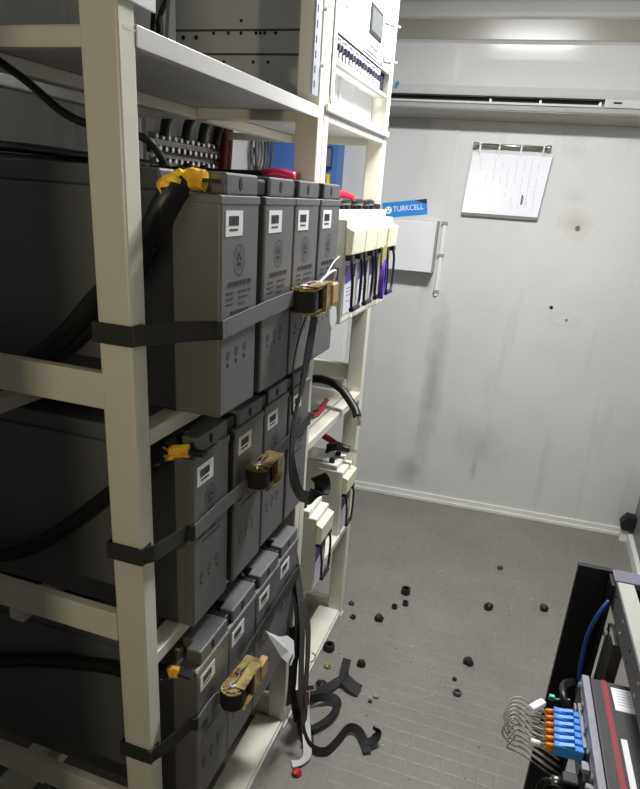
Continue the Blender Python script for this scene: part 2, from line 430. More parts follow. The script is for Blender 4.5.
mobj('emblem_dots', CY(((-.084, -.003, -.005), (-.084, -.0042, -.005), .0035, 8), ((-.072, -.003, -.005), (-.072, -.0042, -.005), .0035, 8), ((-.078, -.003, -.018), (-.078, -.0042, -.018), .005, 8)), M_STICK, em)

# blue cabinet in the far left corner, seen between the rack posts
bc = empty('blue_cabinet', (-.68, yw(-.68), 1.25), RZ, 'blue enamel cabinet on far wall seen between the rack posts', 'electrical cabinet')
mobj('body', B((-.175, .170, -.10, 0, 0, .56)), M_BLUE, bc, bevel=.004)
sw = mobj('switch', B((.10, .142, -.125, -.10, .33, .42)), M_NAVY, bc, bevel=.003)
mobj('switch_face', B((.122, .140, -.128, -.124, .338, .412)), mat('mauve grey plastic', (110, 104, 124), .5), sw)
yl = mobj('warning_label', B((.102, .135, -.1025, -.10, .252, .308)), M_YEL, bc)
mobj('warning_symbol', B((.114, .122, -.104, -.102, .262, .300)), mat('orange ink', (200, 130, 40), .5), yl)
# white panel lower down in the corner
wp = empty('corner_cabinet', (-.62, yw(-.62), .62), RZ, 'plain white cabinet on far wall behind the far rack post', 'electrical cabinet')
mobj('body', B((-.22, .21, -.10, 0, 0, .56)), M_PANEL, wp, bevel=.004)
mobj('door_panel', B((-.21, .20, -.106, -.10, .012, .548)), M_PANEL, wp, bevel=.002)

# black stopper on the skirting by the right wall
dsn = empty('door_stop', (1.03, 2.235, 0), 0, 'small black rubber stopper at the foot of the far right corner', 'door stop')
mobj('pad', PR([(-.035, .10), (-.025, .065), (.028, .06), (.032, .135), (-.01, .14)], 'y', -.03, .03), M_BLACK, dsn, bevel=.006)
mobj('bracket', B((-.02, .03, -.012, .012, 0, .066)), M_FLOORP, dsn)

# ------------------------------------------------------------------ battery racks
PX0, PX1 = -.111, -.061           # front posts
RX0, RX1 = -.66, -.61             # rear posts
Z_SH = [1.150, .763, .377]
def make_rack(name, y0, y1, label, shelves, top, base=True, lean=0):
    r = empty(name, (0, 0, 0), 0, label, 'rack')
    pw = .034
    for yy in (y0, y1-pw):
        for (a, b) in ((PX0, PX1), (RX0, RX1)):
            m = M_RACK
            bm = bmesh.new(); l = lean if (yy == y0 and a == PX0) else 0
            c0 = [(a+l, yy), (b+l, yy), (b+l, yy+pw), (a+l, yy+pw)]
            vb = [bm.verts.new((x_, y_, 0)) for x_, y_ in c0]; vt = [bm.verts.new((x_-l*2, y_, 2.365)) for x_, y_ in c0]
            bm.faces.new(vb[::-1]); bm.faces.new(vt)
            for k in range(4): bm.faces.new((vb[k], vb[(k+1) % 4], vt[(k+1) % 4], vt[k]))
            mobj('post', bm, m, r, bevel=.003)
    for z in shelves:
        for (a, b) in ((PX1-.035, PX1-.001), (-.36, -.33), (RX0, RX0+.035)):
            mobj('shelf_rail', B((a, b, y0+pw, y1-pw, z-.024, z-.0005)), M_RACK, r, bevel=.002)
        for yy in (y0, y1-.02):
            mobj('crossbar', B((RX1, PX0, yy+.002, yy+.018, z+.032, z+.083)), M_RACK, r, bevel=.002)
    z = top
    mobj('shelf_plate', B((-.37, PX1-.002, y0+pw*0.3, y1-.006, z-.008, z-.004)), M_RACKP, r)
    mobj('shelf_rail', B((PX1-.014, PX1-.0006, y0+pw, y1-pw, z-.022, z+.001)), M_RACKP, r, bevel=.001)
    mobj('shelf_rail', B((-.375, -.345, y0+.02, y1-.02, z-.030, z-.009)), M_RACK, r, bevel=.002)
    if y0 < 0: mobj('rear_batten', B((-.52, -.49, y0+.02, .40, z-.030, z-.010)), M_RACKP, r, bevel=.004)
    for yy in (y0, y1-.02):
        mobj('crossbar', B((RX1, PX0, yy+.002, yy+.018, z-.028, z-.008)), M_RACK, r, bevel=.001)
    # base frame
    mobj('base_rail', B((PX1-.085, PX1-.006, y0+pw, y1-pw, .0, .030)), M_RACK, r, bevel=.003)
    mobj('base_edge', B((PX1-.0055, PX1, y0+pw, y1-pw, .0, .022)), M_RACKP, r)
    mobj('base_rail', B((RX0, RX0+.08, y0+pw, y1-pw, .0, .030)), M_RACK, r, bevel=.003)
    for yy in (y0, y1-.025): mobj('base_crossbar', B((RX1, PX0, yy, yy+.025, 0, .06)), M_RACK, r, bevel=.002)
    for yy in (y0, y1-pw):
        mobj('foot', B((PX0-.012, PX1+.004, yy-.001, yy+pw+.001, 0, .006)), M_RACKP, r)
    return r
R1Y = (-.123, .575); R2Y = (.577, 1.142)
ra = make_rack('battery_rack', *R1Y, 'ivory steel rack full of grey batteries, nearest the camera', Z_SH, 1.640, lean=.006)
rb = make_rack('battery_rack', *R2Y, 'ivory steel rack with white batteries and white cabinet, behind the grey ones', [1.190, .880, .405], 1.640)
# shelf plates of the second rack
mobj('shelf_plate', B((-.64, -.10, .60, 1.10, .874, .880)), M_RACK, rb)
# bolts and cable at the post of the second rack
for (yy, zz) in ((.595, 1.655), (.60, 1.645), (1.12, 1.655), (1.125, 1.67)):
    mobj('bolt', CY(((PX1-.002, yy, zz), (PX1+.006, yy, zz), .006, 8)), M_STEEL, rb)
# slotted angle fixed on the middle post
sa = empty('slotted_angle', (PX1, .50, 1.655), 0, 'galvanised slotted angle strip fixed to the middle rack post', 'bracket')
mobj('flange', B((-.002, .003, -.012, .022, 0, .68)), mat('galvanised steel', (178, 180, 190), .4, metal=.3), sa)
for k in range(26):
    mobj('slot', B((.0028, .0034, -.006, -.001, .012+k*.025, .024+k*.025)), M_HOLE, sa)
for z in (.055, .15): mobj('peg', CY(((.0, .03, z), (.010, .03, z), .0035, 8)), M_CAB, sa)
# small plate clamped to the near post above the top shelf
pl = empty('post_plate', (PX1, -.125, 1.655), 0, 'small pale slotted plate bolted to the near rack post above top shelf', 'bracket')
mobj('plate', PR([(0, 0), (.06, -.002), (.06, .12), (0, .12)], 'y', .004, .0065).copy() if False else B((.0005, .0035, -.005, .070, .004, .12)), M_CAB, pl, bevel=.001)
for z in (.02, .06): mobj('slot', B((.0034, .0042, .052, .060, z, z+.022)), M_NAVY, pl)

# ------------------------------------------------------------------ grey batteries
BW, BH, BD, LH = .125, .316, .56, .0285
def make_battery(with_print=True):
    r = empty('battery', (0, 0, 0))
    bm = B((-BD, 0, 0, BW, 0, BH))
    body = mobj('body', bm, M_BAT, r, bevel=.004)
    # raised end band, as moulded
    mobj('rim', B((-BD+.002, .0012, -.0006, BW+.0004, BH-.012, BH-.001)), M_BAT, r, bevel=.001)
    # lid: terminal notch on the near side close to the front
    e = .008
    poly = [(-.0015, .018), (-.0015, BW-.004), (-BD+.006, BW-.003), (-BD+.006, .003), (-.095, .003), (-.095, .040), (-.030, .040), (-.030, .018)]
    lid = mobj('lid', PR(poly, 'z', BH, BH+LH), M_LID, r, bevel=.003)
    mobj('vent_hole', PR([(.062+.0055*math.cos(t*PI/6), BH+.015+.009*math.sin(t*PI/6)) for t in range(12)], 'x', -.0016, -.0009), M_HOLE, lid)
    # terminal with bolt
    t = mobj('terminal', CY(((-.052, .026, BH), (-.052, .026, BH+.014), .011, 12)), mat('lead terminal', (150, 150, 150), .4, metal=.8), r)
    mobj('bolt', CY(((-.052, .026, BH+.014), (-.052, .026, BH+.021), .0075, 6)), M_STEEL, t)
    lb = mobj('label', B((0, .0010, .013, .066, .262, .296)), M_LABEL, r)
    bm = bmesh.new(); random.seed(11); yy = .022
    while yy < .052:
        ww = random.choice((.0008, .0014, .002)); box(bm, .0009, .0014, yy, yy+ww, .276, .289); yy += ww+random.choice((.0009, .0014))
    box(bm, .0009, .0014, .024, .050, .269, .272)
    mobj('barcode', bm, M_INK, lb)
    # printed emblem: ring with a small leaf shape
    bm = bmesh.new()
    def ring(cy_, cz, ro, ri, n=20):
        a = [bm.verts.new((.0007, cy_+ro*math.cos(2*PI*k/n), cz+ro*1.25*math.sin(2*PI*k/n))) for k in range(n)]
        b = [bm.verts.new((.0007, cy_+ri*math.cos(2*PI*k/n), cz+ri*1.25*math.sin(2*PI*k/n))) for k in range(n)]
        for k in range(n): bm.faces.new((a[k], a[(k+1) % n], b[(k+1) % n], b[k]))
    ring(.058, .228, .018, .0165); ring(.058, .228, .011, .0100)
    for k in range(5):
        a = k*2*PI/5+.3; box(bm, .0003, .0008, .058+.0055*math.cos(a)-.002, .058+.0055*math.cos(a)+.002, .228+.007*math.sin(a)-.0025, .228+.007*math.sin(a)+.0025)
    mobj('emblem', bm, M_PRINT, r)
    bm = bmesh.new()
    for k in range(10): box(bm, .0003, .0008, .024+k*.0078, .0295+k*.0078, .192, .199)
    random.seed(5)
    for rr in range(3):
        for k in range(3): box(bm, .0003, .0008, .018+k*.008, .018+k*.008+.006, .182-rr*.008, .1845-rr*.008)
        for k in range(4-rr): box(bm, .0003, .0008, .058+k*.011, .058+k*.011+.009, .182-rr*.009, .1845-rr*.009)
    for k in range(7): box(bm, .0003, .0008, .032+k*.009, .0385+k*.009, .153, .157)
    mobj('lettering', bm, M_PRINT, r)
    bm = bmesh.new()
    for k in range(3):
        ring(.026+k*.028, .092+.002*k, .0055, .0035, 10); box(bm, .0003, .0008, .024+k*.028, .028+k*.028, .074+.002*k, .0805+.002*k)
    mobj('symbols', bm, M_PRINT, r)
    return r
proto = make_battery()
index_kids(proto)
YR = [[0.0, .147, .276, .409], [-.010, .138, .276, .410], [-.035, .091, .217, .343]]
OFF = (0, -.040, -.022)
ordw = ['nearest the camera', 'second from the near post', 'third from the near post', 'farthest from the near post']
shw = ['upper', 'middle', 'lower']
dYs = [y[0] for y in YR]; first = True
extra = [['with a yellow taped cable', '', '', ''], ['with a yellow taped cable', '', '', ''], ['with a yellow taped cable', '', '', '']]
for i, z in enumerate(Z_SH):
    for j, y in enumerate(YR[i]):
        o = proto if first else copy_tree(proto); first = False
        o.location = (random.uniform(-.002, .002) + OFF[i], y, z)
        lab = f"tall grey battery on the {shw[i]} rack shelf, {ordw[j]}"
        tag(o, lab, 'battery', f'grey batteries on the {shw[i]} shelf')

# black link sleeves between the lids
for i, z in enumerate(Z_SH):
    for j in range(3):
        y0 = YR[i][j]+BW-.003; y1 = YR[i][j+1]+.0165
        lk = empty('link_cable', (OFF[i], y0, z+BH), 0, f"short black link sleeve between {['first and second','second and third','third and fourth'][j]} batteries of the {shw[i]} grey row", 'cable', 'black battery links')
        mobj('sleeve', B((-.088, -.006, .001, y1-y0-.001, .001, .024)), M_BLACK, lk, bevel=.004)
        mobj('bolt_cap', CY(((-.060, (y1-y0)*.3, .022), (-.060, (y1-y0)*.3, .029), .008, 10), ((-.060, (y1-y0)*.75, .022), (-.060, (y1-y0)*.75, .029), .008, 10)), M_BLACK, lk)
# ------------------------------------------------------------------ power cables with yellow tape
def pcable(i, pts, label, tp, tr_=.013, r_=.0125):
    c = empty('power_cable', pts[0], 0, label, 'cable')
    o = Vector(pts[0]); q = [Vector(p)-o for p in pts]
    mobj('sheath', T(q, r_, 10), M_CABLE, c, smooth=True)
    bm = bmesh.new(); t = [Vector(p)-o for p in tp]
    tube(bm, t, tr_, 8, 4)
    for v in bm.verts: v.co += Vector((random.uniform(-1, 1), random.uniform(-1, 1), random.uniform(-1, 1)))*.0022
    mobj('yellow_tape', bm, M_YEL, c)
    mobj('lug', B((t[-1].x-.004, t[-1].x+.028, t[-1].y-.008, t[-1].y+.008, t[-1].z-.003, t[-1].z+.002)), M_BLACK, c)
pcable(0, [(-.05, -.01, 1.480), (-.068, -.026, 1.455), (-.100, -.028, 1.402), (-.140, -.028, 1.351), (-.185, -.028, 1.311), (-.245, -.028, 1.251), (-.305, -.028, 1.205), (-.37, -.028, 1.172), (-.45, -.028, 1.166), (-.56, -.028, 1.166)],
       'thick black cable with bright yellow tape leaving the top row of grey batteries', [(-.072, -.026, 1.462), (-.060, -.020, 1.476), (-.042, -.008, 1.483), (-.022, -.004, 1.483)], .0135, .0150)
pcable(1, [(-.070, -.02, 1.090), (-.095, -.034, 1.078), (-.120, -.028, 1.045), (-.178, -.028, 1.000), (-.269, -.028, .917), (-.35, -.028, .855), (-.434, -.028, .815), (-.55, -.028, .800)],
       'thick black cable with yellow tape leaving the middle row of grey batteries', [(-.095, -.034, 1.078), (-.075, -.026, 1.088), (-.060, -.018, 1.093), (-.045, -.010, 1.093)], .011)
pcable(2, [(-.065, -.046, .692), (-.100, -.052, .680), (-.15, -.052, .665), (-.193, -.046, .656), (-.318, -.046, .626), (-.468, -.046, .575), (-.56, -.046, .55)],
       'thick black cable with yellow tape leaving the lower row of grey batteries', [(-.110, -.052, .676), (-.085, -.050, .684), (-.065, -.046, .690), (-.050, -.042, .692)], .011)
# second strand beside the upper one
tag(mobj('power_cable', T([(-.098, -.012, 1.395), (-.14, -.010, 1.335), (-.19, -.012, 1.285), (-.26, -.014, 1.222), (-.33, -.014, 1.180), (-.42, -.014, 1.166)], .010, 10), M_CABLE, smooth=True),
    'thin black cable running below the thick one beside the top grey battery', 'cable')
tag(mobj('black_cable', T([(-.40, -.03, 1.66), (-.343, 0, 1.618), (-.295, 0, 1.591), (-.248, 0, 1.560), (-.211, 0, 1.546), (-.17, .01, 1.538), (-.13, .03, 1.530), (-.12, .06, 1.500)], .0055, 8), M_CABLE, smooth=True),
    'thin black cable sagging under the top shelf behind the near post', 'cable')
# red boot cable on the top of the third grey battery
rc = empty('red_boot_cable', (-.20, .47, 1.486), 0, 'black cable with magenta red boot lying on top grey battery lids', 'cable')
mobj('sheath', T([(-.16, -.08, .012), (-.06, -.03, .014), (.02, .00, .016), (.06, .02, .018)], .009, 8), M_CABLE, rc, smooth=True)
mobj('boot', T([(.045, .012, .018), (.075, .022, .022), (.11, .030, .016)], .015, 10, rs=(.010, .012)), M_PINK, rc, smooth=True)

# ------------------------------------------------------------------ ratchet straps
def make_ratchet(parent, loc, rotx=0, pad=True, s=1.0):
    """ratchet buckle: two slotted side plates (horizontal), spool, toothed wheels, handle; long axis +Y, outward +X"""
    r = bpy.data.objects.new('ratchet', None); COL.objects.link(r); r.parent = parent; r.location = loc; r.rotation_euler = (rotx, 0, 0)
    r.empty_display_size = .03
    h = .021*s
    def stad(y0, y1, x0, x1, n=8):
        rr = (x1-x0)/2; cx = (x0+x1)/2
        a = [(cx+rr*math.cos(t), y0+rr+rr*math.sin(t)) for t in [PI+PI*k/n for k in range(n+1)]]
        return a + [(cx+rr, y1), (cx-rr*.6, y1)]
    bm = bmesh.new()
    for z in (-h, h): prism(bm, stad(-.025, .105, .002, .048), 'z', z-.0013, z+.0013)
    mobj('side_plates', bm, M_GOLD, r)
    for z in (-h-.003, h+.003):
        n = 24; poly = [(.025+(.020 if k % 2 else .016)*math.cos(2*PI*k/n), 0+(.020 if k % 2 else .016)*math.sin(2*PI*k/n)) for k in range(n)]
        mobj('ratchet_wheel', PR(poly, 'z', z-.001, z+.001), M_GOLD, r)
    mobj('axle', CY(((.025, 0, -h-.008), (.025, 0, h+.008), .007, 12)), M_STEEL, r)
    mobj('webbing_roll', CY(((.025, -.001, -h+.002), (.025, -.001, h-.002), .0245, 24), ((.024, .012, -h+.002), (.024, .012, h-.002), .0235, 24)), M_WEBB, r, smooth=False)
    # handle frame folded over
    bm = bmesh.new()
    for z in (-h-.006, h+.006): box(bm, .030, .052, -.002, .085, z-.001, z+.001)
    box(bm, .046, .053, .050, .088, -h-.006, h+.006)
    mobj('handle', bm, M_GOLD, r)
    mobj('pawl', B((.012, .044, .040, .056, -h-.004, h+.004), (.018, .036, .060, .068, -h-.001, h+.001)), mat('brown zinc plate', (110, 72, 50), .35, metal=.6), r)
    if pad: mobj('grip', B((.040, .056, .082, .120, -h+.001, h+.001)), M_BROWN, r, bevel=.003)
    mobj('spring_clip', T([(.02, -.012, h+.006), (.028, .018, h+.011), (.022, .045, h+.008), (.03, .065, h+.006)], .0018, 6), M_STEEL, r)
    return r
SW = .027
def make_strap(i, zp, zc, zr, yr, rloc, zend, label, roll=True):
    s = empty('ratchet_strap', (0, 0, 0), 0, label, 'strap')
    dy = dYs[i]; off = OFF[i]; YE = YR[i][3]
    yp = R1Y[0]
    o1 = .0045+off
    # webbing: round the near post, across to the battery corner, along the fronts
    x0 = .006*(1-zp/1.17)
    bm = bmesh.new()
    ribbon(bm, [(PX0-.004+x0, yp+.05, zp), (PX0-.004+x0, yp-.001, zp), (PX0+x0+.001, yp-.004, zp), (PX1+x0-.001, yp-.004, zp), (PX1+x0+.003, yp-.0005, zp), (PX1+x0+.003, yp+.02, zp)], (0, 0, 1), SW, sub=3)
    mobj('webbing', bm, M_WEB, s)
    bm = bmesh.new()
    ribbon(bm, [(PX1+x0+.004, yp+.004, zp), (PX1+x0+.012, yp+.022, zp+(zc-zp)*.1), (o1-.012, dy-.012, zc), (o1-.002, dy-.005, zc), (o1, dy+.006, zc), (o1, dy+.03, zc)], (0, 0, 1), SW, sub=4)
    mobj('webbing', bm, M_WEB, s)
    bm = bmesh.new()
    ribbon(bm, [(o1, dy+.0, zc), (o1+.002, yr*.5, (zc+zr)/2), (o1+.010, yr, zr), (rloc[0]+.02, yr+.02, zr)], (0, 0, 1), SW, sub=5)
    mobj('webbing', bm, mat('mid grey webbing', (104, 103, 102), .65, bump=.4, bscale=500), s)
    bm = bmesh.new()
    ribbon(bm, [(rloc[0]+.012, yr+.08, zr), (o1+.006, yr+.14, zr+(zend-zr)*.3), (o1, YE+BW*.7, zend), (o1, YE+BW-.002, zend), (o1-.004, YE+BW+.004, zend), (-.06, YE+BW+.006, zend)], (0, 0, 1), SW, sub=4)
    mobj('webbing', bm, M_WEB, s)
    rt = make_ratchet(s, rloc, math.atan2(zend-zc, .5)*.6, pad=(i != 1)); rt.scale = [(1, .9, .95), (.9, .75, .9), (.92, .85, .9)][i]
    return s
s1 = make_strap(0, 1.290, 1.285, 1.300, .255, (.002, .272, 1.295), 1.315, 'dark grey ratchet strap round the upper row of grey batteries with long black tail')
s2 = make_strap(1, .965, .952, .962, .16, (-.034, .178, .978), .975, 'dark grey ratchet strap round the middle row of grey batteries')
s3 = make_strap(2, .579, .583, .588, .03, (-.010, .040, .590), .60, 'dark grey ratchet strap round the lower row of grey batteries')
# white/clear labels on the upper strap end
mobj('paper_flag', PR([(.395, 1.27), (.44, 1.262), (.452, 1.232), (.425, 1.215), (.405, 1.235)], 'x', .036, .037), mat('pale paper', (200, 200, 198), .6), s1)
mobj('wire_tie', T([(.035, .33, 1.322), (.045, .36, 1.338), (.045, .395, 1.337), (.035, .415, 1.312)], .0022, 6), M_WHITE, s1)
mobj('thin_edge', T([(.03, .37, 1.322), (.012, .48, 1.344), (.0, .56, 1.350)], .0016, 6), mat('pale grey cord', (168, 168, 166), .6), s1)
# long black tail of the upper strap
if True: pass
Z = lambda *p: p
mobj('loose_tail', RB([(.030, .330, 1.275), (.034, .308, 1.235), (.038, .278, 1.190), (.038, .252, 1.130), (.034, .234, 1.080), (.034, .230, 1.030), (.034, .238, .985), (.032, .268, .935), (.034, .305, .892), (.036, .350, .868)],
     [(.1, .9, -.3), (.1, .95, 0), (.1, .95, 0), (-.1, .95, 0), (-.1, .95, 0), (-.1, .95, .1), (.1, .9, .2), (.2, .8, .6), (0, .5, .9), (0, .4, .9)], .025, .0022), M_WEBB, s1)
mobj('loose_tail', RB([(.026, .290, 1.262), (.022, .270, 1.225), (.022, .250, 1.18), (.026, .240, 1.14), (.030, .235, 1.09)],
     [(-.2, .9, 0)]*5, .012, .0022), M_WEBB, s1)
mobj('tail_end', RB([(.036, .345, .872), (.045, .372, .858), (.050, .395, .864), (.046, .402, .885), (.040, .390, .903)],
     [(0, .4, .9), (.6, .3, .7), (.8, .4, .3), (.8, .5, .1), (.8, .5, 0)], .036, .0025), M_WEBB, s1)

# bundle of strap ends hanging by the middle post down to the floor
sb = empty('strap_bundle', (.0, .45, 0), 0, 'tangle of dark straps hanging beside the middle post and trailing onto floor', 'strap')
def lp(*pts): return [(p[0], p[1]-.45, p[2]) for p in pts]
mobj('webbing', RB(lp((-.035, .475, .64), (-.02, .470, .58), (.0, .455, .50), (.008, .452, .42), (.008, .462, .32), (.006, .482, .22), (.004, .52, .12), (.0, .545, .03)), [(.1, .95, 0)]*8, .030), mat('slate webbing', (62, 61, 62), .65, bump=.4, bscale=500), sb)
mobj('webbing', RB(lp((-.04, .48, .62), (-.03, .47, .57), (-.005, .44, .50), (.0, .44, .38), (-.012, .46, .26), (-.02, .50, .16), (-.02, .54, .05)), [(.2, .9, 0)]*7, .024), M_WEBB, sb)
mobj('webbing', RB(lp((.0, .47, .52), (.01, .49, .42), (.012, .50, .32), (.01, .51, .22), (.012, .53, .12)), [(.2, .9, 0)]*5, .022), mat('brown worn webbing', (84, 66, 60), .65, bump=.4, bscale=500), sb)
mobj('webbing', RB(lp((-.02, .45, .44), (-.015, .46, .34), (-.02, .48, .24), (-.03, .50, .14)), [(.5, .7, 0)]*4, .026), mat('brown worn webbing', (84, 66, 60), .65), sb)
mobj('buckle', CY(((.012, .06, .20), (.036, .06, .215), .008, 10)), M_STEEL, sb)
mobj('buckle', T([(.006, .052, .30), (.022, .064, .295), (.026, .080, .30), (.012, .086, .305)], .002, 6), M_STEEL, sb)
# hooks and thick black webbing falling to the floor
mobj('webbing', RB(lp((-.005, .53, .20), (-.01, .56, .10), (-.012, .57, .03), (.0, .57, .006), (.02, .53, .003), (.03, .50, .003)), [(.8, -.4, 0)]*6, .036), M_WEBB, sb)
# floor tails
mobj('floor_tail', RB(lp((-.050, .63, .05), (-.025, .655, .035), (.005, .705, .022), (.034, .765, .016), (.052, .785, .02), (.042, .825, .020), (.034, .880, .018)),
     [(-.5, .5, .6), (-.5, .5, .6), (-.6, .5, .6), (-.7, .3, .3), (-.9, .1, .2), (-1, 0, .2), (-1, 0, .1)], .028), M_WEBB, sb)
mobj('floor_tail', RB(lp((.036, .800, .016), (.060, .780, .020), (.088, .765, .018), (.112, .762, .012)), [(.4, .8, .2)]*4, .040, .004), M_WEBB, sb)
mobj('floor_tail', RB(lp((-.02, .64, .04), (.015, .672, .03), (.050, .690, .022), (.066, .668, .018), (.060, .62, .018), (.035, .575, .016), (.015, .555, .016)),
     [(0, 0, 1), (.2, .6, .6), (.3, .8, .4), (.9, .3, .4), (.9, -.2, .3), (.8, -.6, .3), (.7, -.7, .3)], .026), M_WEBB, sb)
mobj('floor_tail', RB(lp((-.04, .60, .10), (-.022, .57, .05), (.005, .53, .018), (.045, .495, .014), (.085, .500, .014), (.105, .545, .016), (.122, .595, .022), (.150, .602, .020), (.180, .572, .014), (.196, .545, .010)),
     [(.8, .4, .1), (.8, .4, .2), (.5, .5, .7), (0, .6, .9), (-.3, .4, .9), (-.5, .1, .9), (-.3, .4, .9), (.2, .7, .7), (.6, .6, .3), (.7, .6, 0)], .024), M_WEBB, sb)
mobj('floor_tail', RB(lp((.180, .575, .012), (.203, .585, .020), (.207, .603, .032), (.192, .612, .038)), [(.7, -.5, .2)]*4, .030), M_WEBB, sb)
mobj('floor_tail', RB(lp((-.02, .610, .12), (-.008, .580, .06), (.010, .545, .024), (.030, .500, .012), (.040, .470, .008), (.030, .445, .006), (.010, .432, .005)),
     [(.9, .3, .1), (.9, .4, .1), (.9, .4, .1), (.9, .3, .2), (.7, -.5, .2), (.3, -.8, .2), (.3, -.9, 0)], .024), M_WEBG, sb)
# white paper tag on the straps
tg = empty('paper_tag', (.030, .23, .56), 0, 'creased white printed tag dangling from the straps by the lower ratchet', 'tag')
bm = bmesh.new()
pts = [(-.008, -.062, .088), (.006, -.018, .045), (.014, .012, .028), (.022, .030, .004), (.030, .018, -.026), (.030, -.004, -.034), (.014, -.022, -.002)]
vs = [bm.verts.new(p) for p in pts]; cvx = bm.verts.new((.022, .002, -.002))
for k in range(7): bm.faces.new((vs[k], vs[(k+1) % 7], cvx))
tgm = mobj('sheet', bm, M_LABEL, tg); so = tgm.modifiers.new('solid', 'SOLIDIFY'); so.thickness = .0008
mobj('print', PR([(-.010, -.030), (.010, -.030), (.012, -.016), (-.008, -.016)], 'x', .0275, .0285), M_INK, tg)

# ------------------------------------------------------------------ white batteries
WW, WH, WD = .110, .236, .395
def make_white():
    r = empty('white_battery')
    mobj('body', B((-WD, 0, 0, WW, 0, WH)), M_WBAT, r, bevel=.004)
    mobj('lid', B((-WD+.01, -.022, .0015, WW-.0015, WH, WH+.018)), M_WBAT, r, bevel=.003)
    mobj('lid_step', B((-WD+.03, -.055, .008, WW-.008, WH+.018, WH+.027)), M_WBAT, r, bevel=.003)
    for q in (.020, WW-.020): mobj('terminal', CY(((-.046, q, WH+.018), (-.046, q, WH+.032), .009, 10)), M_BLACK, r)
    mobj('front_lip', PR([(0, .158), (.016, .160), (.018, .212), (.0, .220)], 'y', .001, WW-.001), M_WLIP, r, bevel=.002)
    lb = mobj('front_label', B((0, .0012, .010, WW-.010, .022, .140)), mat('pale lilac label', (214, 212, 224), .45), r)
    mobj('brand_band', PR([(.014, .092), (WW-.014, .104), (WW-.014, .134), (.014, .134)], 'x', .001, .0018), M_PURPLE, lb)
    mobj('print', B((.0011, .0016, .030, .078, .080, .083), (.0011, .0016, .030, .070, .072, .0745), (.0011, .0016, .030, .074, .064, .0665), (.0011, .0016, .034, .060, .050, .0525)), mat('lilac ink', (150, 146, 170), .6), lb)
    bm = bmesh.new()
    tube(bm, [(.012, .016, .150), (.016, .014, .125), (.018, .020, .09), (.018, .022, .050), (.018, .030, .034)], .0036, 8)
    tube(bm, [(.012, WW-.014, .150), (.016, WW-.012, .125), (.018, WW-.016, .09), (.018, WW-.020, .050), (.018, WW-.030, .034)], .0036, 8)
    cyl(bm, (.018, .026, .034), (.018, WW-.026, .034), .0062, 10)
    for q in (.006, WW-.030): mobj('handle_clip', B((.0, .016, q, q+.024, .146, .158)), M_BLACK, r)
    mobj('rope_handle', bm, M_BLACK, r, smooth=False)
    return r
wpz = [((-.004, .613, 1.190), 'off white battery on upper shelf, first beyond the grey row'),
       ((-.004, .725, 1.190), 'off white battery on upper shelf, second beyond the grey row'),
       ((-.004, .837, 1.190), 'off white battery on upper shelf with purple strap and olive tag'),
       ((.000, .949, 1.190), 'off white battery on upper shelf, last before the far post'),
       ((-.040, .660, .405), 'off white battery on lower shelf near the middle post, strap hanging over it'),
       ((-.065, .992, .405), 'off white battery on lower shelf near the far post, black boot on its lid')]
wproto = make_white(); index_kids(wproto); wl = []
for i, (loc, lab) in enumerate(wpz):
    o = wproto if i == 0 else copy_tree(wproto)
    o.location = loc; tag(o, lab, 'battery', 'off white batteries in the second rack'); wl.append(o)
w3 = wl[2]
mobj('purple_strap', RB([(.022, .060, .130), (.026, .050, .10), (.026, .048, .06), (.026, .060, .030), (.026, .074, .06), (.026, .076, .10), (.022, .068, .130)], [(1, 0, .1)]*7, .014, .004), M_PURPLEB, w3)
mobj('olive_tag', PR([(.040, .125), (.046, .115), (.080, .115), (.086, .125), (.086, .165), (.074, .172), (.052, .172), (.040, .165)], 'x', .019, .026), M_TAG, w3, bevel=.002)
# links on the white lids
for k, (a, b) in enumerate(((.69, .73), (.80, .845), (.915, .955))):
    bm = T([(-.046, a-.02, 1.459), (-.042, a, 1.461), (-.042, b, 1.461), (-.046, b+.02, 1.459)], .008, 8)
    tag(mobj('link_cable', bm, M_CABLE, smooth=True), f"black link cable on lids of {['first and second', 'second and third', 'third and fourth'][k]} upper white batteries", 'cable')
tag(mobj('red_boot', T([(-.09, .66, 1.466), (-.08, .72, 1.474), (-.07, .78, 1.474), (-.065, .83, 1.466)], .010, 8, rs=(.009, .014)), M_RED, smooth=True), 'red rubber boot on the lids of the upper white batteries', 'cable')
# strap hanging over the lower white battery
os_ = empty('hanging_strap', (-.150, .648, .675), 0, 'grey strap with black buckle draped over the lower near white battery', 'strap')
mobj('webbing', RB([(.02, -.02, .05), (.0, -.035, .02), (-.005, -.045, -.05), (.0, -.04, -.12), (.01, -.03, -.18), (.03, -.01, -.215)], [(.9, .2, 0)]*6, .024), mat('pale grey webbing', (120, 120, 118), .7), os_)
mobj('buckle', CY(((-.005, -.03, .03), (.025, -.03, .045), .016, 10)), M_BLACK, os_)
os_.scale = (1, .6, 1)
# boot and cables near the far post
bt = empty('cable_boot', (-.12, 1.045, .695), 0, 'black rubber cable boot on the lid of the lower far white battery', 'cable')
mobj('boot', CY(((-.015, 0, 0), (.022, -.01, .016), .015, 12), ((-.02, 0, -.002), (-.012, 0, -.004), .018, 12)), M_BLACK, bt, smooth=False)
rc2 = empty('red_cable', (-.18, 1.078, .70), 0, 'red cable with black end above the lower far white battery', 'cable')
mobj('sheath', T([(-.10, .03, .04), (-.04, .02, .03), (.03, .005, .01), (.07, -.01, -.002)], .011, 8), M_REDC, rc2, smooth=True)
mobj('end_sleeve', T([(.06, -.008, .0), (.085, -.015, -.004), (.11, -.012, -.008)], .013, 8), M_CABLE, rc2, smooth=True)
mobj('lug', B((.108, .135, -.02, -.004, -.012, -.008)), M_STEEL, rc2)
fc2 = empty('loose_cable', (-.18, .92, .90), 0, 'thick black cable with metal lug arching over the middle shelf edge', 'cable')
